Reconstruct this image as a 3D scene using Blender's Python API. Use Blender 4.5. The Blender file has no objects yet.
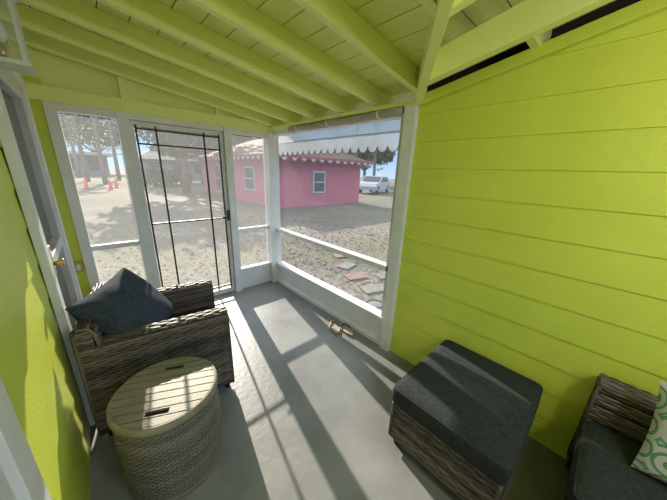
import bpy, bmesh, math, random
from mathutils import Vector, Matrix, Euler
random.seed(7)
sc = bpy.context.scene
try:
    sc.view_settings.view_transform = 'Standard'
    sc.view_settings.look = 'None'
except Exception: pass
sc.view_settings.exposure = 0.72

# ---------------- materials ----------------
def mat(name, col, rough=0.6, col2=None, nscale=8.0, bump=0.0, bscale=40.0, metal=0.0, spec=None, stretch=(1,1,1), lo=0.35, hi=0.65, island=False):
    m = bpy.data.materials.new(name); m.use_nodes = True
    nt = m.node_tree; N = nt.nodes; L = nt.links
    b = N['Principled BSDF']
    b.inputs['Base Color'].default_value = (*col, 1)
    b.inputs['Roughness'].default_value = rough
    b.inputs['Metallic'].default_value = metal
    if spec is not None: b.inputs['Specular IOR Level'].default_value = spec
    tc = N.new('ShaderNodeTexCoord'); mp = N.new('ShaderNodeMapping')
    mp.inputs['Scale'].default_value = stretch
    L.new(tc.outputs['Object'], mp.inputs['Vector'])
    if col2 is not None:
        r = N.new('ShaderNodeValToRGB')
        r.color_ramp.elements[0].position = lo; r.color_ramp.elements[1].position = hi
        r.color_ramp.elements[0].color = (*col, 1); r.color_ramp.elements[1].color = (*col2, 1)
        if island:
            g = N.new('ShaderNodeNewGeometry')
            nz = N.new('ShaderNodeTexNoise'); nz.inputs['Scale'].default_value = nscale
            L.new(mp.outputs[0], nz.inputs['Vector'])
            mx = N.new('ShaderNodeMath'); mx.operation = 'MULTIPLY_ADD'
            mx.inputs[1].default_value = 0.5
            L.new(g.outputs['Random Per Island'], mx.inputs[0])
            m2 = N.new('ShaderNodeMath'); m2.operation='MULTIPLY'; m2.inputs[1].default_value=0.5
            L.new(nz.outputs['Fac'], m2.inputs[0]); L.new(m2.outputs[0], mx.inputs[2])
            L.new(mx.outputs[0], r.inputs['Fac'])
        else:
            nz = N.new('ShaderNodeTexNoise'); nz.inputs['Scale'].default_value = nscale
            nz.inputs['Detail'].default_value = 6
            L.new(mp.outputs[0], nz.inputs['Vector'])
            L.new(nz.outputs['Fac'], r.inputs['Fac'])
        L.new(r.outputs[0], b.inputs['Base Color'])
    if bump > 0:
        n2 = N.new('ShaderNodeTexNoise'); n2.inputs['Scale'].default_value = bscale
        n2.inputs['Detail'].default_value = 5
        L.new(mp.outputs[0], n2.inputs['Vector'])
        bp = N.new('ShaderNodeBump'); bp.inputs['Strength'].default_value = bump; bp.inputs['Distance'].default_value = 0.01
        L.new(n2.outputs['Fac'], bp.inputs['Height']); L.new(bp.outputs[0], b.inputs['Normal'])
    return m

LIME = mat('lime_paint', (0.63,0.70,0.080), 0.45, (0.67,0.74,0.095), 3, 0.15, 60)
LIME2 = mat('lime_paint_ceiling', (0.80,0.84,0.28), 0.55, (0.72,0.77,0.23), 6, 0.3, 30, stretch=(1,.3,1))
LIME3 = mat('lime_paint_rafter', (0.86,0.89,0.33), 0.5, (0.81,0.85,0.29), 4, 0.2, 30)
RAW = mat('weathered_sheathing', (0.28,0.29,0.12), 0.8, (0.56,0.59,0.24), 7, 0.4, 30, stretch=(.3,1,1))
WHITE = mat('white_paint', (0.80,0.80,0.78), 0.4, (0.73,0.73,0.71), 5, 0.1, 50)
GREYW = mat('grey_white_trim', (0.62,0.63,0.62), 0.45, (0.54,0.55,0.54), 5)
BLACK = mat('black_metal', (0.012,0.012,0.013), 0.4)
DARK = mat('dark_gap', (0.02,0.02,0.018), 0.9)
FLOOR = mat('painted_concrete', (0.165,0.17,0.175), 0.36, (0.26,0.265,0.26), 2.6, 0.2, 25, lo=.3, hi=.7)
WICK = mat('wicker_brown', (0.026,0.020,0.018), 0.5, (0.175,0.14,0.12), 9, island=True, lo=.25, hi=.75)
WICKCORE = mat('wicker_core', (0.015,0.012,0.011), 0.8)
FABRIC = mat('charcoal_fabric', (0.024,0.030,0.031), 0.9, (0.037,0.044,0.045), 60, 0.25, 300, spec=.2)
PIPE = mat('charcoal_piping', (0.02,0.024,0.026), 0.85)
PILLOWB = mat('navy_pillow_fabric', (0.036,0.046,0.068), 0.9, (0.054,0.066,0.092), 40, 0.2, 250, spec=.2)
TAUPE = mat('taupe_resin_weave', (0.11,0.097,0.078), 0.5, (0.23,0.205,0.168), 9, island=True, lo=.2, hi=.8)
PLANK = mat('faux_wood_plank', (0.195,0.178,0.132), 0.5, (0.27,0.25,0.19), 5, 0.15, 40, stretch=(1,8,1))
TAN = mat('tan_leather', (0.40,0.34,0.27), 0.6, (0.31,0.26,0.2), 20)
BRASS = mat('brass', (0.55,0.40,0.15), 0.3, metal=0.9)
TANP = mat('tan_plastic', (0.55,0.42,0.18), 0.5)
def ground_mat():
    m = bpy.data.materials.new('sandy_ground'); m.use_nodes=True
    nt=m.node_tree; N=nt.nodes; L=nt.links; b=N['Principled BSDF']; b.inputs['Roughness'].default_value=.95
    tc=N.new('ShaderNodeTexCoord')
    def noise(s,d=5,r=.6):
        n=N.new('ShaderNodeTexNoise'); n.inputs['Scale'].default_value=s; n.inputs['Detail'].default_value=d; n.inputs['Roughness'].default_value=r
        L.new(tc.outputs['Object'],n.inputs['Vector']); return n
    def ramp(n,a,b_,ca,cb):
        r=N.new('ShaderNodeValToRGB'); e=r.color_ramp.elements; e[0].position=a; e[1].position=b_; e[0].color=(*ca,1); e[1].color=(*cb,1)
        L.new(n.outputs['Fac'],r.inputs['Fac']); return r
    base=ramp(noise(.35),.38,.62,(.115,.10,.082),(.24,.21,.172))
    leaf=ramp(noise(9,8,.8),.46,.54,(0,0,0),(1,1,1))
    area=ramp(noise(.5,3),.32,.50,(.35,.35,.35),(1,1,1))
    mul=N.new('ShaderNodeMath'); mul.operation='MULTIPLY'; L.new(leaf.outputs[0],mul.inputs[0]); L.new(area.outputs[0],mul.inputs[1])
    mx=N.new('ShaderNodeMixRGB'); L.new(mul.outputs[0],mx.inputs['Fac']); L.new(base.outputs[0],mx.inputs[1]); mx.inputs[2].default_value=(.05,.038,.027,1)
    gr=ramp(noise(.22,5),.45,.54,(0,0,0),(1,1,1))
    mx2=N.new('ShaderNodeMixRGB'); 
    m3=N.new('ShaderNodeMath'); m3.operation='MULTIPLY'; m3.inputs[1].default_value=.6; L.new(gr.outputs[0],m3.inputs[0])
    L.new(m3.outputs[0],mx2.inputs['Fac']); L.new(mx.outputs[0],mx2.inputs[1]); mx2.inputs[2].default_value=(.10,.10,.042,1)
    L.new(mx2.outputs[0],b.inputs['Base Color'])
    bp=N.new('ShaderNodeBump'); bp.inputs['Strength'].default_value=.6; bp.inputs['Distance'].default_value=.04
    L.new(noise(16,8).outputs['Fac'],bp.inputs['Height']); L.new(bp.outputs[0],b.inputs['Normal'])
    return m
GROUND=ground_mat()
LITTER = mat('dry_leaf', (0.07,0.05,0.028), 0.8, (0.23,0.17,0.10), 3, island=True, lo=.2, hi=.8)
PINK = mat('pink_stucco', (0.60,0.145,0.205), 0.8, (0.54,0.12,0.175), 3)
PINKD = mat('rose_fascia', (0.40,0.08,0.11), 0.7)
ROOF = mat('brown_shingle', (0.07,0.040,0.034), 0.9, (0.115,0.066,0.056), 6, stretch=(1,1,4))
GLASSD = mat('dark_window_glass', (0.05,0.065,0.08), 0.1)
EXTW = mat('exterior_white_trim', (0.5,0.5,0.48), 0.5)
BARK = mat('bark', (0.12,0.095,0.075), 0.9, (0.2,0.17,0.14), 6, 0.5, 10)
PALMB = mat('pine_bark', (0.27,0.23,0.20), 0.9, (0.17,0.14,0.12), 6, 0.5, 10, stretch=(1,1,4))
LEAF = mat('leaf_green', (0.02,0.038,0.012), 0.7, (0.07,0.095,0.03), 3, island=True, lo=.2, hi=.8)
LEAF2 = mat('pine_needles', (0.04,0.07,0.02), 0.6, (0.09,0.12,0.04), 3, island=True, lo=.2, hi=.8)
GREYB = mat('grey_building', (0.30,0.30,0.29), 0.8, (0.24,0.24,0.23), 1)
GREYR = mat('grey_roof', (0.08,0.08,0.085), 0.8, (0.12,0.12,0.125), 2)
ORANGE = mat('orange_plastic', (0.75,0.10,0.02), 0.5)
CARP = mat('car_paint', (0.5,0.52,0.55), 0.2)
RUB = mat('rubber', (0.02,0.02,0.02), 0.8)
PAVER = mat('brick_paver', (0.17,0.09,0.07), 0.9, (0.24,0.14,0.11), 9)
STONE = mat('grey_stone', (0.13,0.125,0.118), 0.9, (0.2,0.19,0.175), 9)
ROLL = mat('rolled_shade_fabric', (0.36,0.33,0.28), 0.8, (0.44,0.41,0.36), 12)
MAROON = mat('maroon_trim', (0.16,0.05,0.05), 0.7)

def screen_mat(name, op, col):
    m=bpy.data.materials.new(name); m.use_nodes=True; nt=m.node_tree; N=nt.nodes; L=nt.links
    N.remove(N['Principled BSDF'])
    t=N.new('ShaderNodeBsdfTransparent'); d=N.new('ShaderNodeBsdfDiffuse'); d.inputs['Color'].default_value=(*col,1)
    tr=N.new('ShaderNodeBsdfTranslucent'); tr.inputs['Color'].default_value=(*col,1)
    a=N.new('ShaderNodeMixShader'); a.inputs[0].default_value=.5; L.new(d.outputs[0],a.inputs[1]); L.new(tr.outputs[0],a.inputs[2])
    mx=N.new('ShaderNodeMixShader'); mx.inputs[0].default_value=op; L.new(t.outputs[0],mx.inputs[1]); L.new(a.outputs[0],mx.inputs[2])
    L.new(mx.outputs[0],N['Material Output'].inputs['Surface']); return m
SCREEN=screen_mat('insect_screen',.23,(.62,.62,.62))
GLASS=screen_mat('lantern_glass',.12,(.75,.78,.78))
VAL=screen_mat('awning_vinyl',.80,(.72,.73,.74))
def patt_mat():
    m=bpy.data.materials.new('teal_medallion_fabric'); m.use_nodes=True; nt=m.node_tree; N=nt.nodes; L=nt.links; b=N['Principled BSDF']; b.inputs['Roughness'].default_value=.9
    tc=N.new('ShaderNodeTexCoord')
    v=N.new('ShaderNodeTexVoronoi'); v.inputs['Scale'].default_value=9; v.feature='F1'; v.inputs['Randomness'].default_value=.25
    L.new(tc.outputs['Object'],v.inputs['Vector'])
    mu=N.new('ShaderNodeMath'); mu.operation='MULTIPLY'; mu.inputs[1].default_value=32; L.new(v.outputs['Distance'],mu.inputs[0])
    s=N.new('ShaderNodeMath'); s.operation='SINE'; L.new(mu.outputs[0],s.inputs[0])
    r=N.new('ShaderNodeValToRGB'); e=r.color_ramp.elements; e[0].position=.0; e[0].color=(.5,.5,.44,1); e[1].position=.45; e[1].color=(.02,.20,.21,1)
    x=e.new(.2); x.color=(.5,.5,.44,1); y=e.new(.85); y.color=(.16,.30,.12,1)
    r.color_ramp.interpolation='CONSTANT'
    L.new(s.outputs[0],r.inputs['Fac']); L.new(r.outputs[0],b.inputs['Base Color']); return m
PATT=patt_mat()

# ---------------- mesh builder ----------------
class MB:
    def __init__(s): s.v=[];s.f=[];s.m=[];s.s=[];s.mats=[]
    def mi(s,m):
        if m not in s.mats: s.mats.append(m)
        return s.mats.index(m)
    def add(s,vs,fs,m,smooth=False,M=None):
        o=len(s.v)
        s.v.extend([tuple(M@Vector(p)) if M is not None else tuple(p) for p in vs])
        k=s.mi(m)
        for f in fs: s.f.append(tuple(i+o for i in f)); s.m.append(k); s.s.append(smooth)
    def box(s,x0,x1,y0,y1,z0,z1,m,M=None):
        vs=[(x0,y0,z0),(x1,y0,z0),(x1,y1,z0),(x0,y1,z0),(x0,y0,z1),(x1,y0,z1),(x1,y1,z1),(x0,y1,z1)]
        s.add(vs,[(0,3,2,1),(4,5,6,7),(0,1,5,4),(1,2,6,5),(2,3,7,6),(3,0,4,7)],m,False,M)
    def beam(s,p0,p1,w,h,m,drop=0):
        p0=Vector(p0);p1=Vector(p1);d=(p1-p0);n=Vector((-d.y,d.x,0)).normalized()*w/2;u=Vector((0,0,h))
        vs=[p0-n,p0+n,p1+n,p1-n,p0-n+u,p0+n+u,p1+n+u,p1-n+u]
        s.add(vs,[(0,1,2,3),(4,7,6,5),(0,4,5,1),(1,5,6,2),(2,6,7,3),(3,7,4,0)],m)
    def tube(s,pts,rad,m,seg=10,closed=False,M=None,caps=True):
        pts=[Vector(p) for p in pts];n=len(pts)
        if not hasattr(rad,'__len__'): rad=[rad]*n
        vs=[];fs=[]
        for i,p in enumerate(pts):
            if closed: t=pts[(i+1)%n]-pts[i-1]
            else: t=pts[min(i+1,n-1)]-pts[max(i-1,0)]
            t.normalize()
            a=Vector((0,0,1)) if abs(t.z)<.9 else Vector((1,0,0))
            x=t.cross(a).normalized();y=t.cross(x)
            for k in range(seg):
                an=2*math.pi*k/seg; vs.append(p+(x*math.cos(an)+y*math.sin(an))*rad[i])
        R=n if closed else n-1
        for i in range(R):
            j=(i+1)%n
            for k in range(seg):
                l=(k+1)%seg; fs.append((i*seg+k,i*seg+l,j*seg+l,j*seg+k))
        if caps and not closed:
            fs.append(tuple(range(seg))[::-1]); fs.append(tuple((n-1)*seg+k for k in range(seg)))
        s.add(vs,fs,m,True,M)
    def lathe(s,prof,m,seg=48,M=None,c=(0,0),smooth=True):
        vs=[];fs=[]
        for r,z in prof:
            for k in range(seg):
                a=2*math.pi*k/seg; vs.append((c[0]+r*math.cos(a),c[1]+r*math.sin(a),z))
        for i in range(len(prof)-1):
            for k in range(seg):
                l=(k+1)%seg; fs.append((i*seg+k,i*seg+l,(i+1)*seg+l,(i+1)*seg+k))
        s.add(vs,fs,m,smooth,M)
    def weave(s,P,Lu,Lv,m,pu=.05,pv=.018,amp=.0035,th=.0025,M=None,closed=False):
        nj=max(1,round(Lv/pv)); pv=Lv/nj
        if closed: n=round(Lu/pu); n+=n%2; pu=Lu/n
        nu=max(2,int(math.ceil(Lu/(pu/3))))
        for j in range(nj):
            vc=(j+.5)*pv; vs=[];fs=[]
            for i in range(nu+1):
                u=Lu*i/nu
                off=amp*math.sin(math.pi*u/pu+math.pi*j)+amp
                for dv,dn in ((-.5,-th),(-.3,th),(.3,th),(.5,-th)):
                    p,nr=P(u,min(max(vc+dv*pv,0),Lv))
                    vs.append(p+nr*(off+dn))
            for i in range(nu):
                for k in range(3):
                    a=i*4+k; fs.append((a,a+4,a+5,a+1))
            s.add(vs,fs,m,True,M)
    def rbox(s,w,d,h,r,m,M=None,puff=0,n=16):
        bm=bmesh.new(); bmesh.ops.create_cube(bm,size=2)
        bmesh.ops.subdivide_edges(bm,edges=bm.edges[:],cuts=n,use_grid_fill=True)
        half=Vector((w/2,d/2,h/2)); vs=[]
        for v in bm.verts:
            q0=v.co
            e=Vector([math.copysign(1-(1-abs(c))**1.6,c) for c in q0])
            q=Vector((e.x*half.x,e.y*half.y,e.z*half.z))
            inn=Vector([max(-(half[k]-r),min(half[k]-r,q[k])) for k in range(3)])
            dd=q-inn
            if dd.length>1e-9: q=inn+dd.normalized()*r
            fx=max(0,1-(q.x/half.x)**2);fy=max(0,1-(q.y/half.y)**2);fz=max(0,1-(q.z/half.z)**2)
            q.z+=math.copysign(puff*math.sqrt(fx*fy) if q.z else 0,q.z)
            q.x+=math.copysign(puff*.35*fz*fy,q.x) if abs(q.x)>half.x-r*1.01 else 0
            q.y+=math.copysign(puff*.35*fz*fx,q.y) if abs(q.y)>half.y-r*1.01 else 0
            vs.append(q)
        bm.verts.index_update()
        fs=[tuple(v.index for v in f.verts) for f in bm.faces]; bm.free()
        s.add(vs,fs,m,True,M)
    def rrect_tube(s,w,d,z,cr,rad,m,M=None):
        pts=[]
        for cx,cy,a0 in ((w/2-cr,d/2-cr,0),(-w/2+cr,d/2-cr,90),(-w/2+cr,-d/2+cr,180),(w/2-cr,-d/2+cr,270)):
            for k in range(7):
                a=math.radians(a0+15*k); pts.append((cx+cr*math.cos(a),cy+cr*math.sin(a),z))
        s.tube(pts,rad,m,8,closed=True,M=M)
    def pillow(s,w,h,t,m,M=None,n=22):
        for sg in (1,-1):
            vs=[];fs=[]
            for i in range(n+1):
                for j in range(n+1):
                    x=-1+2*i/n;y=-1+2*j/n
                    e=(max(0,(1-x*x)*(1-y*y)))**.40
                    pinch=1-.07*(1-abs(x)**2)*abs(y)**4; pinch2=1-.07*(1-abs(y)**2)*abs(x)**4
                    wr=(.004*math.sin(9*x+4*y)+.003*math.sin(5*x-11*y+1))*e
                    vs.append((x*w/2*pinch2,y*h/2*pinch,sg*(t/2*e+wr)))
            for i in range(n):
                for j in range(n):
                    a=i*(n+1)+j; q=(a,a+n+1,a+n+2,a+1); fs.append(q if sg>0 else q[::-1])
            s.add(vs,fs,m,True,M)
    def build(s,name,M=None,bevel=0,bisect=None):
        me=bpy.data.meshes.new(name); me.from_pydata(s.v,[],s.f)
        for m in s.mats: me.materials.append(m)
        me.polygons.foreach_set('material_index',s.m); me.polygons.foreach_set('use_smooth',s.s)
        me.update(); o=bpy.data.objects.new(name,me); sc.collection.objects.link(o)
        if bisect:
            bm=bmesh.new(); bm.from_mesh(me)
            for co,no in bisect:
                bmesh.ops.bisect_plane(bm,geom=bm.verts[:]+bm.edges[:]+bm.faces[:],plane_co=co,plane_no=no,clear_outer=True)
            bm.to_mesh(me); bm.free()
        if M is not None: o.matrix_world=M
        if bevel:
            b=o.modifiers.new('bevel','BEVEL'); b.width=bevel; b.segments=2; b.limit_method='ANGLE'; b.angle_limit=math.radians(50)
        return o
T=Matrix.Translation
def R(a,ax): return Matrix.Rotation(math.radians(a),4,ax)

# ---------------- dimensions ----------------
XL,XR,YB,YF=-0.27,1.78,3.11,-1.3
SA,SB=.14,.20; Z0=2.05; YV=1.1
def zA(x): return Z0+SA*(XR-x)
def zB(y): return Z0+SB*(YV-y)
def yval(x): return YV-(XR-x)*SA/SB
def xval(y): return XR-(YV-y)*SB/SA

# floor
b=MB(); b.box(XL-.15,XR+.12,YF,YB+.12,-.14,0,FLOOR); b.build('floor')
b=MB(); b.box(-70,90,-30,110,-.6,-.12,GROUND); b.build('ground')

def siding(mb,axis,c,sgn,a0,a1,z0,z1,m,ex=.178,th=.15):
    z=z0; 
    def P(a,off,zz): return (c+sgn*off,a,zz) if axis=='x' else (a,c+sgn*off,zz)
    while z<z1:
        zt=z+ex
        vs=[P(a0,.010,z),P(a1,.010,z),P(a1,.003,zt),P(a0,.003,zt),P(a1,.010,zt),P(a0,.010,zt)]
        mb.add(vs,[(0,1,2,3),(3,2,4,5)],m); 
        z=zt
    lo,hi=sorted((c,c-sgn*th)); 
    if axis=='x': mb.box(lo,hi,min(a0,a1),max(a0,a1),z0,z,m)
    else: mb.box(min(a0,a1),max(a0,a1),lo,hi,z0,z,m)

b=MB(); siding(b,'x',XR,-1,YF,YV-.02,0.0,2.95,LIME,th=.1)
nrm=Vector((0,SB,1)).normalized()
b.build('wall_right',bisect=[(Vector((XR,YV,Z0-.02)),nrm)])
b=MB(); b.beam((XR-.03,YV-.02,Z0-.045),(XR-.03,YF,zB(YF)-.065),.03,.06,LIME); b.build('trim_rake',bevel=.003)
b=MB(); siding(b,'x',XL,1,YF,1.93,0,2.75,LIME)
siding(b,'x',XL,1,2.87,YB,0,2.75,LIME)
siding(b,'x',XL,1,1.93,2.87,2.07,2.75,LIME)
b.build('wall_left',bisect=[(Vector((0,0,zA(0)+.1)),Vector((SA,0,1)).normalized())])
b=MB(); siding(b,'y',YB,-1,XL,-.15,0,1.97,LIME,th=.09)
b.add([(XL,YB,1.99),(XR+.02,YB,1.99),(XR+.02,YB,zA(XR)+.12),(XL,YB,zA(XL)+.12),(XL,YB+.09,1.99),(XR+.02,YB+.09,1.99),(XR+.02,YB+.09,zA(XR)+.12),(XL,YB+.09,zA(XL)+.12)],
      [(0,1,2,3),(4,7,6,5),(0,4,5,1),(3,2,6,7),(0,3,7,4),(1,5,6,2)],LIME3)
b.box(XL,XR,YB-.03,YB-.001,1.985,2.09,LIME3)
b.box(.31,.37,YB-.04,YB,2.09,zA(.34)+.05,LIME3)
b.box(1.1,1.14,YB-.03,YB,2.09,zA(1.1)+.05,LIME3)
b.build('wall_back')

# ceiling
b=MB(); w=.14; x=XL-.1
while x<XR+.2:
    x1=x+w-.006; 
    yy0=max(YF,yval(x) if x<XR else YV); 
    vs=[]
    for xx,yy in ((x,yy0),(x1,max(YF,yval(x1)if x1<XR else YV)),(x1,YB+.3),(x,YB+.3)):
        vs.append((xx,yy,zA(xx)+.11))
    vs+= [(p[0],p[1],p[2]+.02) for p in vs]
    b.add(vs,[(0,3,2,1),(4,5,6,7),(0,1,5,4),(1,2,6,5),(2,3,7,6),(3,0,4,7)],LIME2)
    x+=w
y=YF
while y<YV:
    y1=min(y+.134,YV)
    vs=[(max(xval(y),XL-.1),y,0),(XR+.3,y,0),(XR+.3,y1,0),(max(xval(y1),XL-.1),y1,0)]
    vs=[(p[0],p[1],zB(p[1])+.11) for p in vs]; vs+=[(p[0],p[1],p[2]+.02) for p in vs]
    b.add(vs,[(0,3,2,1),(4,5,6,7),(0,1,5,4),(1,2,6,5),(2,3,7,6),(3,0,4,7)],RAW)
    y+=.14
def zr(x,y): return max(zA(x),zB(y))+.15
g=[];fs=[];nx,ny=24,40
for i in range(nx+1):
    for j in range(ny+1):
        xx=XL-.1+(XR+.4-XL)*i/nx; yy=YF+(YB+.3-YF)*j/ny; g.append((xx,yy,zr(xx,yy)))
for i in range(nx):
    for j in range(ny):
        a=i*(ny+1)+j; fs.append((a,a+1,a+ny+2,a+ny+1))
b.add(g,fs,DARK)
b.build('ceiling')
b=MB(); yy=3.04
while yy>-.2:
    xe=min(XR+.16,xval(yy)+.02) if yy<YV else XR+.16
    if xe>XL: b.beam((XL,yy,zA(XL)),(xe,yy,zA(xe)),.042,.11,LIME3)
    yy-=.4
b.beam((XR-.02,yval(XR-.02),Z0-.04),(XL,yval(XL),zA(XL)-.04),.05,.15,LIME3)
for xx in (1.53,1.08,.63,.18):
    yy=yval(xx); b.beam((xx,yy,zB(yy)-.03),(xx,YF,zB(YF)-.03),.06 if xx>1.5 else .042,.14,LIME3)
for y0 in (.45,-.35):
    b.box(1.55,XR+.1,y0-.02,y0+.02,zB(y0)-.005,zB(y0)+.11,LIME3)
b.build('ceiling_rafters',bevel=.003)
b=MB(); b.beam((XR+.12,YV,Z0-.1),(XR+.12,YF,zB(YF)-.1),.03,.26,DARK); b.build('shade_fascia')  # near-black board added outside so the gap above the wall reads as shade

# ---------------- back screen wall frame ----------------
ya,yb=YB-.035,YB+.08
b=MB()
for x0,x1 in ((-.17,-.10),(.255,.335)): b.box(x0,x1,ya,yb,0,1.985,WHITE)
b.box(-.10,.255,ya+.01,yb-.01,1.93,1.984,WHITE)
b.box(-.10,.255,YB+.01,YB+.06,.78,.825,WHITE)
b.box(-.10,.255,YB+.02,YB+.05,.0,.26,WHITE); b.box(-.10,.255,YB,YB+.07,.25,.29,WHITE)
b.add([(-.10,YB+.045,.28),(.26,YB+.045,.28),(.26,YB+.045,1.94),(-.10,YB+.045,1.94)],[(0,1,2,3)],SCREEN)
b.build('window_1')
b=MB(); xe=XR-.09
b.box(1.165,1.245,ya,yb,0,1.985,WHITE); b.box(xe,XR+.05,YB-.06,YB+.09,0,1.984,WHITE)
b.box(1.245,xe,ya+.01,yb-.01,1.93,1.984,WHITE); b.box(1.245,xe,YB+.01,YB+.06,.78,.825,WHITE)
b.box(1.245,xe,YB+.02,YB+.05,.0,.26,WHITE); b.box(1.245,xe,YB,YB+.07,.25,.29,WHITE)
b.add([(1.245,YB+.045,.28),(xe,YB+.045,.28),(xe,YB+.045,1.94),(1.245,YB+.045,1.94)],[(0,1,2,3)],SCREEN)
b.build('window_3')
b=MB(); b.box(.336,1.164,ya+.01,yb-.01,1.935,1.984,WHITE); b.build('trim_1')
b=MB()
dx0,dx1=.337,1.163
for x0,x1 in ((dx0,dx0+.03),(dx1-.03,dx1)): b.box(x0,x1,YB+.01,YB+.05,.01,1.93,WHITE)
b.box(dx0+.03,dx1-.03,YB+.01,YB+.05,.01,.07,WHITE); b.box(dx0+.03,dx1-.03,YB+.01,YB+.05,1.89,1.93,WHITE)
t=.007
for xx in (dx0+.045,dx0+.20,dx1-.20,dx1-.045): b.box(xx-t,xx+t,YB,YB+.02,.07,1.90,BLACK)
for zz in (1.87,1.74,.98,.12): b.box(dx0+.04,dx1-.04,YB,YB+.02,zz-t,zz+t,BLACK)
b.box(dx1-.028,dx1-.004,YB-.02,YB+.01,.95,1.07,BLACK)
b.tube([(dx1-.015,YB-.045,1.0),(dx1-.09,YB-.045,1.0)],.008,BLACK,8)
b.add([(dx0,YB+.035,.05),(dx1,YB+.035,.05),(dx1,YB+.035,1.92),(dx0,YB+.035,1.92)],[(0,1,2,3)],SCREEN)
b.build('door_1')
# ---------------- right screen wall ----------------
b=MB()
b.box(XR-.05,XR+.08,YV-.02,YV+.07,0,Z0-.03,WHITE)
b.box(XR-.02,XR+.05,YV+.07,YV+.11,0.28,Z0-.09,GREYW)
b.box(XR-.02,XR+.06,YV+.07,YB-.06,Z0-.09,Z0-.03,WHITE)
b.box(XR-.02,XR+.06,YV+.07,YB-.06,.745,.79,WHITE)
b.box(XR+.0,XR+.05,YV+.07,YB-.06,0,.27,WHITE); b.box(XR-.03,XR+.07,YV+.07,YB-.06,.255,.295,WHITE)
b.box(XR-.03,XR+.05,YV+.07,YB-.06,0,.04,WHITE)
b.add([(XR+.025,YV+.07,.28),(XR+.025,YB-.06,.28),(XR+.025,YB-.06,Z0-.07),(XR+.025,YV+.07,Z0-.07)],[(0,1,2,3)],SCREEN)
b.build('window_2')
b=MB(); b.box(XR-.06,XR+.1,YV-.04,YB,Z0-.03,Z0+.0,LIME3); b.build('trim_plate',bevel=.002)
b=MB(); pts=[(XR-.05,YV+.09+1.46*i/12,Z0-.058+.003*math.sin(i*1.3)) for i in range(13)]
b.tube(pts,[.024+.002*math.sin(i*2) for i in range(13)],ROLL,14)
for yy in (YV+.3,YV+.9,YV+1.4): b.tube([(XR-.05,yy-.008,Z0-.058),(XR-.05,yy+.008,Z0-.058)],.028,WHITE,12)
b.build('rolled_shade')
b=MB(); vs=[];fs=[]; p=.115; n=10; y0=YV-.2; N=int((YB+.35-y0)/p)*n
edge=[]
for i in range(N+1):
    yy=y0+i*p/n; fr=(i%n)/n
    zb=1.79-.05*math.sqrt(max(0,1-(2*fr-1)**2))
    for zz,xx in ((Z0+.08,XR+.10),(1.90,XR+.20),(zb,XR+.205)): vs.append((xx,yy,zz))
    edge.append((XR+.203,yy,zb))
for i in range(N):
    for k in range(2): a=i*3+k; fs.append((a,a+1,a+4,a+3))
b.add(vs,fs,VAL)
b.tube(edge,.0045,MAROON,5); b.tube([(XR+.197,y0,1.90),(XR+.197,y0+N*p/n,1.90)],.008,GREYW,6)
b.build('awning_valance')

# ---------------- left wall door ----------------
b=MB()
for y0,y1 in ((1.85,1.95),(2.85,2.95)): b.box(XL+.011,XL+.045,y0,y1,0,2.03,WHITE)
b.box(XL+.011,XL+.045,1.85,2.95,2.03,2.13,WHITE)
b.box(XL-.1,XL+.012,1.931,1.95,0,2.05,GREYW); b.box(XL-.1,XL+.012,2.85,2.869,0,2.05,GREYW)
b.box(XL-.03,XL+.03,1.95,2.05,0.01,2.03,GREYW); b.box(XL-.03,XL+.03,2.75,2.85,.01,2.03,GREYW)
b.box(XL-.03,XL+.03,2.05,2.75,1.93,2.03,GREYW); b.box(XL-.03,XL+.03,2.05,2.75,.01,.25,GREYW)
b.box(XL-.03,XL+.03,2.05,2.75,.95,1.02,GREYW)
b.box(XL-.02,XL-.01,2.05,2.75,.25,1.93,GLASSD)
b.box(XL+.03,XL+.045,1.96,2.0,.96,1.12,BRASS); b.tube([(XL+.045,1.98,1.02),(XL+.085,1.98,1.02)],[.012,.022],BRASS,12)
b.build('door_2',bevel=.003)
b=MB()
b.box(XL+.012,XL+.04,.76,.86,0.0,1.28,WHITE); b.box(XL+.012,XL+.04,.0,.86,1.28,1.38,WHITE); b.box(XL+.012,XL+.04,0,.10,0,1.28,WHITE)
b.box(XL+.011,XL+.022,.1,.76,.02,1.28,GREYW)
b.build('window_4',bevel=.003)
b=MB(); b.box(-.235,-.19,YB-.05,YB-.012,.62,.71,TANP); b.box(-.225,-.20,YB-.055,YB-.05,.64,.69,WHITE); b.build('outlet_cover',bevel=.003)

# wall lantern
b=MB(); cx,cy,cz=-.16,1.66,2.03; q=.056
b.box(XL+.01,XL+.03,cy-.05,cy+.05,cz-.05,cz+.12,BRASS)
b.tube([(XL+.02,cy,cz+.10),(XL+.05,cy,cz+.17),(cx,cy,cz+.18),(cx,cy,cz+.14)],.008,BRASS,10)
for sx in (-1,1):
    for sy in (-1,1):
        b.box(cx+sx*q-.006,cx+sx*q+.006,cy+sy*q-.006,cy+sy*q+.006,cz-.13,cz+.10,GREYW)
b.box(cx-.07,cx+.07,cy-.07,cy+.07,cz-.145,cz-.13,GREYW); b.box(cx-.074,cx+.074,cy-.074,cy+.074,cz+.10,cz+.112,GREYW)
b.add([(cx-.066,cy-.066,cz+.112),(cx+.066,cy-.066,cz+.112),(cx+.066,cy+.066,cz+.112),(cx-.066,cy+.066,cz+.112),(cx,cy,cz+.15)],[(0,1,4),(1,2,4),(2,3,4),(3,0,4)],GREYW)
for sx in (-1,1):
    b.box(cx+sx*q-.001,cx+sx*q+.001,cy-q,cy+q,cz-.13,cz+.10,GLASS)
    b.box(cx-q,cx+q,cy+sx*q-.001,cy+sx*q+.001,cz-.13,cz+.10,GLASS)
b.tube([(cx,cy,cz-.13),(cx,cy,cz-.07)],.012,BRASS,10); b.tube([(cx,cy,cz-.07),(cx,cy,cz-.045),(cx,cy,cz-.01),(cx,cy,cz+.015)],[.01,.024,.02,.004],WHITE,12)
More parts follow.
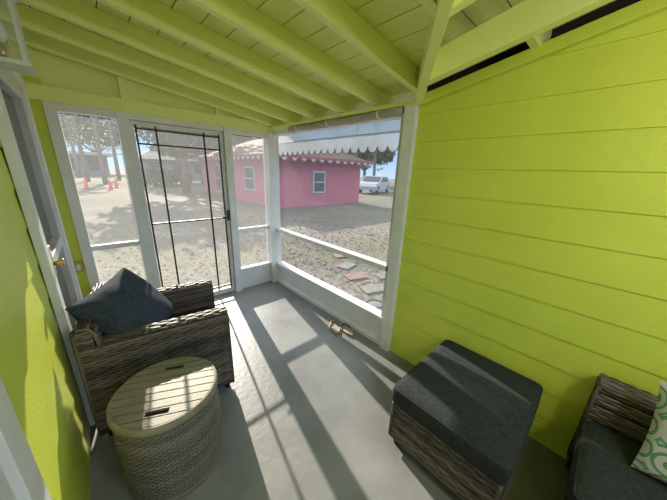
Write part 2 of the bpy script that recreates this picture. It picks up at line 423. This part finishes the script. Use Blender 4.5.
b.build('wall_lantern')

# ---------------- wicker furniture ----------------
def profile(pts,cr=.03,n=6):
    out=[Vector(pts[0])]
    for i in range(1,len(pts)-1):
        p=Vector(pts[i]);a=(Vector(pts[i-1])-p).normalized();c=(Vector(pts[i+1])-p).normalized()
        s=p+a*cr;e=p+c*cr
        for k in range(n+1):
            t=k/n; out.append(s*(1-t)**2+p*2*t*(1-t)+e*t*t)
    out.append(Vector(pts[-1])); return out
def sweepP(pr,mapf,sgn=1):
    L=[0]
    for i in range(1,len(pr)): L.append(L[-1]+(pr[i]-pr[i-1]).length)
    def f(u,v):
        v=max(0,min(L[-1],v)); i=1
        while i<len(pr)-1 and L[i]<v: i+=1
        seg=L[i]-L[i-1] or 1e-6; t=(v-L[i-1])/seg
        p=pr[i-1].lerp(pr[i],t); d=(pr[i]-pr[i-1]).normalized(); nn=Vector((-d.y,d.x))*sgn
        return mapf(u,p), mapf(0,nn)-mapf(0,Vector((0,0)))
    return f,L[-1]
def seat(name,W,D,nseat,M,pillows,bh=.80):
    b=MB(); ta=.115; ah=.63; bt=.12; z0=.055; sb=.29
    for sg in (1,-1):
        pr=profile([(W/2-.006,z0),(W/2-.006,ah),(W/2-ta+.006,ah),(W/2-ta+.006,sb-.02)],.04)
        f,L=sweepP(pr,lambda u,p,sg=sg: Vector((-D/2+.01+u,sg*p.x,p.y)))
        g=lambda u,v,f=f: (f(u,v)[0],-f(u,v)[1])
        b.weave(g,D-.02,L,WICK)
        b.box(-D/2+.012,D/2-.012,min(sg*(W/2-.012),sg*(W/2-ta+.012)),max(sg*(W/2-.012),sg*(W/2-ta+.012)),z0,ah-.012,WICKCORE)
        yy0=min(sg*(W/2),sg*(W/2-ta))+.004
        fc=lambda u,v,yy0=yy0: (Vector((D/2-.012,yy0+u,z0+v)),Vector((1,0,0)))
        b.weave(fc,ta-.008,ah-z0-.012,WICK,pu=.035)
        b.tube([(D/2-.008,sg*(W/2-.004),z0),(D/2-.008,sg*(W/2-.004),ah-.03),(D/2-.008,sg*(W/2-.03),ah-.002),(D/2-.008,sg*(W/2-ta+.03),ah-.002),(D/2-.008,sg*(W/2-ta+.004),ah-.03),(D/2-.008,sg*(W/2-ta+.004),sb)],.008,WICK,8)
    pr=profile([(-D/2+.008,z0),(-D/2+.004,bh),(-D/2+bt-.03,bh),(-D/2+bt,sb-.02)],.04)
    f,L=sweepP(pr,lambda u,p: Vector((p.x,-W/2+.01+u,p.y)))
    g=lambda u,v: (f(u,v)[0],f(u,v)[1])
    b.weave(g,W-.02,L,WICK)
    b.box(-D/2+.018,-D/2+bt-.04,-W/2+.012,W/2-.012,z0,bh-.014,WICKCORE)
    for sg in (1,-1):
        fc=lambda u,v,sg=sg: (Vector((-D/2+.01+u,sg*(W/2-.010),ah-.03+v)),Vector((0,sg,0)))
        b.weave(fc,bt-.05,bh-ah+.01,WICK,pu=.035)
        b.tube([(-D/2+.006,sg*(W/2-.006),z0),(-D/2+.006,sg*(W/2-.006),bh-.03),(-D/2+.03,sg*(W/2-.006),bh-.003),(-D/2+bt-.05,sg*(W/2-.006),bh-.006),(-D/2+bt-.03,sg*(W/2-.006),bh-.04),(-D/2+bt-.02,sg*(W/2-.006),ah-.02)],.009,WICK,8)
    b.box(-D/2+.05,D/2-.04,-W/2+.05,W/2-.05,z0+.01,sb,WICKCORE)
    fc=lambda u,v: (Vector((D/2-.03,-W/2+ta+u,z0+v)),Vector((1,0,0)))
    b.weave(fc,W-2*ta,sb-z0,WICK)
    b.tube([(D/2-.022,-W/2+ta,sb),(D/2-.022,W/2-ta,sb)],.010,WICK,8)
    for sx in (-1,1):
        for sy in (-1,1): b.lathe([(.0,0),(.018,0),(.024,z0+.01)],BLACK,12,c=(sx*(D/2-.045),sy*(W/2-.045)))
    cw=(W-2*ta)/nseat; cd=D-bt+.03
    for k in range(nseat):
        yc=-W/2+ta+cw*(k+.5)
        MM=T((D/2-cd/2+.005,yc,sb+.075))
        b.rbox(cd-.008,cw-.008,.125,.035,FABRIC,MM,puff=.018)
        b.rrect_tube(cd-.02,cw-.02,.05,.035,.005,PIPE,MM); b.rrect_tube(cd-.02,cw-.02,-.05,.035,.005,PIPE,MM)
    for (w_,h_,t_,m_,MM) in pillows: b.pillow(w_,h_,t_,m_,MM)
    return b.build(name,M)
def face(c,n,roll=0):
    n=Vector(n).normalized(); h=(Vector((0,0,1))-n.z*n).normalized(); x=h.cross(n)
    M=Matrix(((x.x,h.x,n.x,c[0]),(x.y,h.y,n.y,c[1]),(x.z,h.z,n.z,c[2]),(0,0,0,1)))
    return M@R(roll,'Z')
pl2=face((-.15,-.03,.655),(.70,-.36,.60),5)
seat('wicker_armchair',.66,.75,1,T((.205,1.95,0))@R(-8,'Z'),[(.52,.47,.22,PILLOWB,pl2)],bh=.74)
seat('wicker_loveseat',1.26,.74,2,T((XR-.025-.63,-.52,0))@R(90,'Z'),[])
b=MB(); b.pillow(.38,.37,.12,PATT)
Mp=Matrix(((0,.42,-.907,1.50),(-1,0,0,-.485),(0,.907,.42,.62),(0,0,0,1)))
b.build('throw_pillow',Mp)

# ottoman
b=MB(); OW,OD=.69,.58
def otto(u,v,W=OW-.04,D=OD-.04):
    u=u%(2*(W+D))
    if u<W: return Vector((-W/2+u,-D/2,.06+v)),Vector((0,-1,0))
    u-=W
    if u<D: return Vector((W/2,-D/2+u,.06+v)),Vector((1,0,0))
    u-=D
    if u<W: return Vector((W/2-u,D/2,.06+v)),Vector((0,1,0))
    u-=W; return Vector((-W/2,D/2-u,.06+v)),Vector((-1,0,0))
b.weave(otto,2*(OW+OD-.08),.24,WICK,closed=True)
b.box(-OW/2+.024,OW/2-.024,-OD/2+.024,OD/2-.024,.055,.298,WICKCORE)
b.rrect_tube(OW-.03,OD-.03,.30,.02,.009,WICK); b.rrect_tube(OW-.03,OD-.03,.065,.02,.009,WICK)
for sx in (-1,1):
    for sy in (-1,1):
        b.lathe([(.0,0),(.018,0),(.024,.065)],BLACK,12,c=(sx*(OW/2-.05),sy*(OD/2-.05)))
        b.tube([(sx*(OW/2-.018),sy*(OD/2-.018),.06),(sx*(OW/2-.018),sy*(OD/2-.018),.30)],.010,WICK,8)
MM=T((0,0,.36)); b.rbox(OW,OD,.115,.03,FABRIC,MM,puff=.016)
b.rrect_tube(OW-.012,OD-.012,.047,.035,.0055,PIPE,MM); b.rrect_tube(OW-.012,OD-.012,-.047,.035,.0055,PIPE,MM)
b.build('wicker_ottoman',T((1.395,.315,0)))

# drum storage table
b=MB(); TR,TH=.23,.45
def rad(z): return TR-.012+.006*math.sin(math.pi*z/TH)
def drum(u,v):
    a=u/TR; n=Vector((math.cos(a),math.sin(a),0)); return n*rad(v)+Vector((0,0,.015+v)),n
b.weave(drum,2*math.pi*TR,TH-.02,TAUPE,pu=.018,pv=.0115,amp=.0026,th=.0016,closed=True)
b.lathe([(0,.005),(TR-.02,.005),(TR-.018,.4),(0,.4)],WICKCORE,40)
b.lathe([(TR-.02,0),(TR-.003,0),(TR-.001,.012),(TR-.006,.022)],TAUPE,48)
b.lathe([(TR-.014,TH-.012),(TR+.003,TH-.01),(TR+.006,TH+.003),(TR+.004,TH+.022),(TR-.004,TH+.03),(TR-.012,TH+.028),(TR-.014,TH+.02)],PLANK,64)
b.lathe([(TR-.012,TH+.016),(0,TH+.016)],DARK,48)
Rr=TR-.012; npl=9; pw=2*Rr/npl
def hw(y): return math.sqrt(max(0,Rr*Rr-y*y))
for k in range(npl):
    y0=-Rr+k*pw+.003; y1=y0+pw-.006
    def strip(fa,fb,ys):
        top=[];n=len(ys)
        for yv in ys: top.append((fa(yv),yv,TH+.029)); top.append((fb(yv),yv,TH+.029))
        bot=[(p[0],p[1],TH+.014) for p in top]
        vs=top+bot; fs=[]; o=2*n
        for i in range(n-1): 
            fs.append((2*i,2*i+1,2*i+3,2*i+2))
            fs.append((2*i,2*i+2,o+2*i+2,o+2*i)); fs.append((2*i+1,o+2*i+1,o+2*i+3,2*i+3))
        fs.append((0,o,o+1,1)); fs.append((2*n-2,2*n-1,o+2*n-1,o+2*n-2))
        b.add(vs,fs,PLANK)
    ys=[y0+(y1-y0)*i/4 for i in range(5)]
    if k in (1,npl-2):
        strip(lambda y:-hw(y),lambda y:-.048,ys); strip(lambda y:.048,lambda y:hw(y),ys)
        b.box(-.048,.048,y0,y0+.006,TH+.018,TH+.029,PLANK); b.box(-.048,.048,y1-.006,y1,TH+.018,TH+.029,PLANK)
    else: strip(lambda y:-hw(y),lambda y:hw(y),ys)
b.build('drum_side_table',T((.105,1.31,0))@R(-25,'Z'))

# sandals
def sandal(name,M):
    b=MB(); n=20; top=[];
    for i in range(n):
        t=2*math.pi*i/n; x=.125*math.cos(t); y=(.045+.008*math.cos(t)-.006*math.cos(2*t))*math.sin(t)
        top.append((x,y))
    vs=[(x,y,.0) for x,y in top]+[(x,y,.018+.008*(x<-.02)) for x,y in top]
    fs=[tuple(range(n))[::-1],tuple(range(n,2*n))]+[(i,(i+1)%n,n+(i+1)%n,n+i) for i in range(n)]
    b.add(vs,fs,TAN)
    b.tube([(.085,0,.02),(.06,.018,.035),(.01,.042,.025),(-.02,.046,.012)],.006,RUB,6)
    b.tube([(.085,0,.02),(.06,-.018,.035),(.01,-.042,.025),(-.02,-.046,.012)],.006,RUB,6)
    return b.build(name,M)
sandal('sandal',T((1.61,1.66,0))@R(60,'Z')); sandal('sandal.001',T((1.68,1.56,0))@R(74,'Z'))

# fill light with globe fixture, added behind the viewer to brighten the interior
lx,ly=.75,-.85; lz=zB(ly)-.03
b=MB(); b.lathe([(0,lz),(.10,lz),(.10,lz-.03),(.085,lz-.04)],WHITE,32,c=(lx,ly))
EM=bpy.data.materials.new('fill_lamp_globe'); EM.use_nodes=True; EM.node_tree.nodes['Principled BSDF'].inputs['Emission Color'].default_value=(1,.95,.86,1); EM.node_tree.nodes['Principled BSDF'].inputs['Emission Strength'].default_value=2
b.lathe([(.085,lz-.04),(.11,lz-.07),(.10,lz-.12),(.06,lz-.16),(0,lz-.17)],EM,32,c=(lx,ly)); b.build('fill_lamp_fixture')
pt=bpy.data.lights.new('fill_light','POINT'); pt.energy=17; pt.color=(1,.96,.88); pt.shadow_soft_size=.12
po=bpy.data.objects.new('fill_light',pt); po.location=(lx,ly,lz-.40); sc.collection.objects.link(po)

# ---------------- exterior ----------------
G=-.12
b=MB(); hx0,hx1,hy0,hy1=6.0,11.6,10.4,20.5; ht=2.18
b.box(hx0,hx1,hy0,hy1,G,ht,PINK)
e=.45; rz=3.5; cx=(hx0+hx1)/2
vs=[(hx0-e,hy0-e,ht-.02),(hx1+e,hy0-e,ht-.02),(hx1+e,hy1+e,ht-.02),(hx0-e,hy1+e,ht-.02),(cx,hy0+2.6,rz),(cx,hy1-2.6,rz)]
b.add(vs,[(0,1,4),(1,2,5,4),(2,3,5),(3,0,4,5),(0,3,2,1)],ROOF)
for (x0,x1,y0,y1) in ((hx0-e,hx1+e,hy0-e-.04,hy0-e),(hx0-e-.04,hx0-e,hy0-e,hy1+e)): b.box(x0,x1,y0,y1,ht-.10,ht+.03,PINKD)
ps=.26; xx=hx0-e; k=0
while xx+ps<=hx1+e:
    vs=[(xx,hy0-e-.05,ht-.08)]+[(xx+ps*i/6,hy0-e-.05,ht-.10-.11*math.sin(math.pi*i/6)) for i in range(7)]+[(xx+ps,hy0-e-.05,ht-.08)]
    b.add(vs,[tuple(range(9))],MAROON if k%2 else EXTW); xx+=ps; k+=1
yy=hy0-e
while yy+ps<=hy1+e:
    vs=[(hx0-e-.05,yy,ht-.08)]+[(hx0-e-.05,yy+ps*i/6,ht-.10-.11*math.sin(math.pi*i/6)) for i in range(7)]+[(hx0-e-.05,yy+ps,ht-.08)]
    b.add(vs,[tuple(range(9))],MAROON if k%2 else EXTW); yy+=ps; k+=1
def win(face,c,z0,w,h):
    if face=='y':
        b.box(c-w/2-.09,c+w/2+.09,hy0-.06,hy0,z0-.09,z0+h+.09,EXTW); b.box(c-w/2,c+w/2,hy0-.08,hy0-.05,z0,z0+h,GLASSD); b.box(c-w/2,c+w/2,hy0-.09,hy0-.05,z0+h/2-.03,z0+h/2+.03,EXTW)
    else:
        b.box(hx0-.06,hx0,c-w/2-.09,c+w/2+.09,z0-.09,z0+h+.09,EXTW); b.box(hx0-.08,hx0-.05,c-w/2,c+w/2,z0,z0+h,GLASSD); b.box(hx0-.09,hx0-.05,c-w/2,c+w/2,z0+h/2-.03,z0+h/2+.03,EXTW)
win('y',8.5,.60,.62,.9)
win('x',12.8,.6,.9,1.0); win('x',17.2,.2,.8,1.5)
b.build('pink_house')
b=MB(); b.box(14,22,24,31,G,2.6,PINK)
b.add([(13.5,23.5,2.5),(22.5,23.5,2.5),(22.5,31.5,2.5),(13.5,31.5,2.5),(15.5,27.5,4.6),(20.5,27.5,4.6)],[(0,1,5,4),(1,2,5),(2,3,4,5),(3,0,4)],ROOF)
b.box(16,17,23.93,24,.8,1.9,GLASSD); b.box(15.9,17.1,23.95,24,.7,2.0,EXTW)
b.build('neighbour_house')
b=MB(); b.box(-14,2.2,50,58,G,2.6,GREYB); b.box(-15,3.0,48.5,59,2.6,2.95,EXTW)
for i in range(7): b.box(-13+i*2.2,-11.9+i*2.2,49.95,50,.6,2.0,GLASSD)
for i in range(6): b.box(-14.5+i*3.2,-14.3+i*3.2,48.7,48.9,G,2.6,EXTW)
b.build('commercial_building')
b=MB(); b.box(5,16,40,46,G,2.4,GREYB)
b.add([(4.4,39.4,2.3),(16.6,39.4,2.3),(16.6,46.6,2.3),(4.4,46.6,2.3),(7,43,3.9),(14,43,3.9)],[(0,1,5,4),(1,2,5),(2,3,4,5),(3,0,4)],GREYR)
for i in range(4): b.box(5.6+i*2.6,6.8+i*2.6,39.93,40,.7,1.9,GLASSD)
b.build('shingled_house')
def leaves(b,c,r,n,m,sz=.25):
    for _ in range(n):
        d=Vector((random.gauss(0,1),random.gauss(0,1),random.gauss(0,1))).normalized()*(random.random()**.4)
        p=Vector(c)+Vector((d.x*r[0],d.y*r[1],d.z*r[2])); s=sz*random.uniform(.6,1.3)
        q=Euler((random.uniform(0,6),random.uniform(0,6),random.uniform(0,6))).to_matrix()
        vs=[p+q@Vector(k)*s for k in ((-1,0,0),(0,-.45,.1),(1,0,0),(0,.45,.1))]
        b.add(vs,[(0,1,2,3)],m)
def oak(name,x,y,h,spread,n=1500,sz=.28,low=.35):
    b=MB(); b.tube([(x,y,G),(x+.1,y,h*.25),(x-.1,y+.1,h*.5)],[.26,.2,.15],BARK,10)
    for k in range(6):
        a=k*1.05+random.random(); d=Vector((math.cos(a),math.sin(a),0))
        p0=Vector((x,y,h*.3)); b.tube([p0,p0+d*spread*.35+Vector((0,0,h*.18)),p0+d*spread*.8+Vector((0,0,h*.35))],[.13,.08,.03],BARK,7)
        c=p0+d*spread*.6+Vector((0,0,h*(low)))
        leaves(b,c,(spread*.55,spread*.55,h*.2),n//7,LEAF,sz)
    leaves(b,(x,y,h*.8),(spread*.6,spread*.6,h*.2),n//7,LEAF,sz)
    return b.build(name)
oak('oak_tree',8.5,29,7.5,4.2,2800,.3,.2)
oak('oak_tree.001',13,38,9,5,2200,.35)
oak('oak_tree.002',31,27,6.5,4,1500,.35)
oak('oak_tree.003',36,17,6,3.5,1200,.35)
oak('oak_tree.004',-10,64,9,5,1500,.4)
oak('oak_tree.005',24,40,8,5,2000,.35)
oak('oak_tree.006',4.6,19.5,7,3.2,1500,.3,.38)
oak('oak_tree.007',-2.2,15.5,6.8,2.3,1400,.28,.42)
oak('oak_tree.008',1.5,62,10,6,1800,.45)
def pine(name,x,y,h,lean,st=.34):
    b=MB(); pts=[(x+lean*(i/8)**2,y,G+h*i/8) for i in range(9)]
    b.tube(pts,[.2-.015*i for i in range(9)],PALMB,10)
    for k in range(22):
        z=h*(st+(1-st)*k/22); a=k*2.4; Lb=1.5*(1.15-k/22); d=Vector((math.cos(a),math.sin(a),0))
        base=Vector((x+lean*(z/h)**2,y,z)); tip=base+d*Lb+Vector((0,0,.25))
        b.tube([base,base.lerp(tip,.5)+Vector((0,0,-.06)),tip],[.04,.025,.01],PALMB,5)
        for _ in range(46):
            p=base.lerp(tip,random.uniform(.3,1.05)); dd=(d*.6+Vector((random.gauss(0,1),random.gauss(0,1),random.gauss(0,.8))).normalized())*.36; w=Vector((-dd.y,dd.x,.0)).normalized()*.035
            b.add([p-w,p+w,p+dd],[(0,1,2)],LEAF2)
    return b.build(name)
pine('pine_tree',-2.0,31,9,.3,.3); pine('pine_tree.001',-.2,34,10,-.2,.28); pine('pine_tree.002',.9,30,9,.3,.3); pine('pine_tree.003',-4.4,36,11,.2,.28); pine('pine_tree.004',2.3,37,9,.2,.28); pine('pine_tree.005',-.9,43,11,.3)
pine('pine_tree.006',24.0,26,9,.3,.2); pine('pine_tree.007',26,21,8,-.3,.25); pine('pine_tree.008',18.5,35,11,.2,.25); pine('pine_tree.009',12.8,22.5,8.5,.2,.3); pine('pine_tree.010',22.5,21,9,.2,.25)
b=MB()
for i in range(4): leaves(b,(3.4+i*.75,25.0+random.random()*.4,.6),(.85,.8,.85),200,LEAF,.2)
b.build('hedge')
for i,(x,y) in enumerate(((.9,23),(-.3,25),(1.35,25.5))):
    b=MB(); b.box(-.18,.18,-.18,.18,0,.04,ORANGE); b.lathe([(.13,.04),(.03,.72),(0,.73)],ORANGE,16); b.lathe([(.095,.26),(.072,.40)],EXTW,16)
    b.build('traffic_cone' if i==0 else 'traffic_cone.%03d'%i,T((x,y,G)))
b=MB(); prof=[(-2.2,.35),(-2.25,.75),(-2.1,.95),(-1.5,1.0),(-1.1,1.45),(.5,1.5),(1.15,1.0),(2.0,.9),(2.25,.65),(2.2,.35)]
n=len(prof); vs=[(x,-.85,z) for x,z in prof]+[(x,.85,z) for x,z in prof]
b.add(vs,[tuple(range(n)),tuple(range(2*n-1,n-1,-1))]+[(i,n+i,n+(i+1)%n,(i+1)%n) for i in range(n)],CARP)
for sy in (-1,1):
    y=sy*.86; q=[(-1.3,y,1.03),(-1.0,y,1.38),(.42,y,1.42),(.9,y,1.03)]; b.add(q,[(0,1,2,3)],GLASSD)
    for wx in (-1.4,1.4): b.tube([(wx,sy*.7,.33),(wx,sy*.9,.33)],.33,RUB,20); b.tube([(wx,sy*.88,.33),(wx,sy*.91,.33)],.19,GREYW,16)
b.add([(.56,-.75,1.46),(.56,.75,1.46),(1.14,.78,1.04),(1.14,-.78,1.04)],[(0,1,2,3)],GLASSD)
b.build('car',T((19.0,15.2,G))@R(200,'Z'),bevel=.05)
PV=((2.85,2.15),(3.0,2.65),(3.25,3.1),(3.6,3.6),(3.45,2.35))
b=MB()
for i,(px,py) in enumerate(PV):
    b.box(-.17,.17,-.12,.12,0,.03,PAVER if i%2 else STONE,T((px,py,G))@R(random.uniform(-25,25),'Z'))
b.build('stepping_pavers',bevel=.008)
b=MB(); b.lathe([(0,0),(.15,0),(.16,.05),(.14,.07),(0,.07)],STONE,32); b.lathe([(.12,.072),(.12,.08),(.10,.08)],DARK,32); b.build('round_stone_lid',T((2.42,1.78,G)))
b=MB()
for _ in range(9000):
    x=2.1+abs(random.gauss(0,3.0)); y=random.uniform(.2,9) 
    if random.random()<.4: x=random.uniform(-3,6); y=3.4+abs(random.gauss(0,3.5))
    if x<2.0 and y<3.4: continue
    if any(abs(x-px)<.22 and abs(y-py)<.22 for px,py in PV+((2.42,1.78),)): continue
    a=random.uniform(0,6.3); s=random.uniform(.018,.04); tz=random.uniform(.004,.03)
    c,sn=math.cos(a)*s,math.sin(a)*s
    b.add([(x-c,y-sn,G+.004),(x+sn*.5,y-c*.5,G+tz),(x+c,y+sn,G+.006),(x-sn*.5,y+c*.5,G+tz*.6)],[(0,1,2,3)],LITTER)
b.build('fallen_leaves')

# ---------------- lights/world ----------------
sun=bpy.data.lights.new('sun','SUN'); sun.energy=6.4; sun.angle=math.radians(.6); sun.color=(1,.91,.77)
so=bpy.data.objects.new('sun',sun); sc.collection.objects.link(so)
so.rotation_euler=Vector((-.19,-1,-.52)).to_track_quat('-Z','Y').to_euler()
w=bpy.data.worlds.new('sky'); sc.world=w; w.use_nodes=True; nt=w.node_tree; N=nt.nodes; L=nt.links
bg=N['Background']; tc=N.new('ShaderNodeTexCoord'); sp=N.new('ShaderNodeSeparateXYZ'); L.new(tc.outputs['Generated'],sp.inputs[0])
r=N.new('ShaderNodeValToRGB'); e=r.color_ramp.elements; e[0].position=0; e[0].color=(.30,.42,.54,1); e[1].position=.7; e[1].color=(.85,.93,1,1)
x=e.new(.12); x.color=(.13,.28,.54,1); x=e.new(.3); x.color=(.24,.41,.68,1)
L.new(sp.outputs['Z'],r.inputs['Fac']); 
nz=N.new('ShaderNodeTexNoise'); nz.inputs['Scale'].default_value=3; nz.inputs['Detail'].default_value=6; L.new(tc.outputs['Generated'],nz.inputs['Vector'])
cr=N.new('ShaderNodeValToRGB'); cr.color_ramp.elements[0].position=.58; cr.color_ramp.elements[1].position=.8; L.new(nz.outputs['Fac'],cr.inputs['Fac'])
mx=N.new('ShaderNodeMixRGB'); L.new(cr.outputs[0],mx.inputs['Fac']); L.new(r.outputs[0],mx.inputs[1]); mx.inputs[2].default_value=(.62,.66,.70,1)
L.new(mx.outputs[0],bg.inputs['Color']); bg.inputs['Strength'].default_value=1.35

# ---------------- camera ----------------
cam=bpy.data.cameras.new('camera'); co=bpy.data.objects.new('camera',cam); sc.collection.objects.link(co)
cam.sensor_width=36; cam.lens=256/667*36; cam.clip_start=.02; cam.clip_end=400
rt=Vector((.738,-.674,.0368)).normalized(); fw=Vector((.653,.700,-.290)); fw=(fw-fw.dot(rt)*rt).normalized(); up=rt.cross(fw)
Mx=Matrix((( rt.x,up.x,-fw.x,0),(rt.y,up.y,-fw.y,0),(rt.z,up.z,-fw.z,1.55),(0,0,0,1)))
co.matrix_world=Mx; sc.camera=co
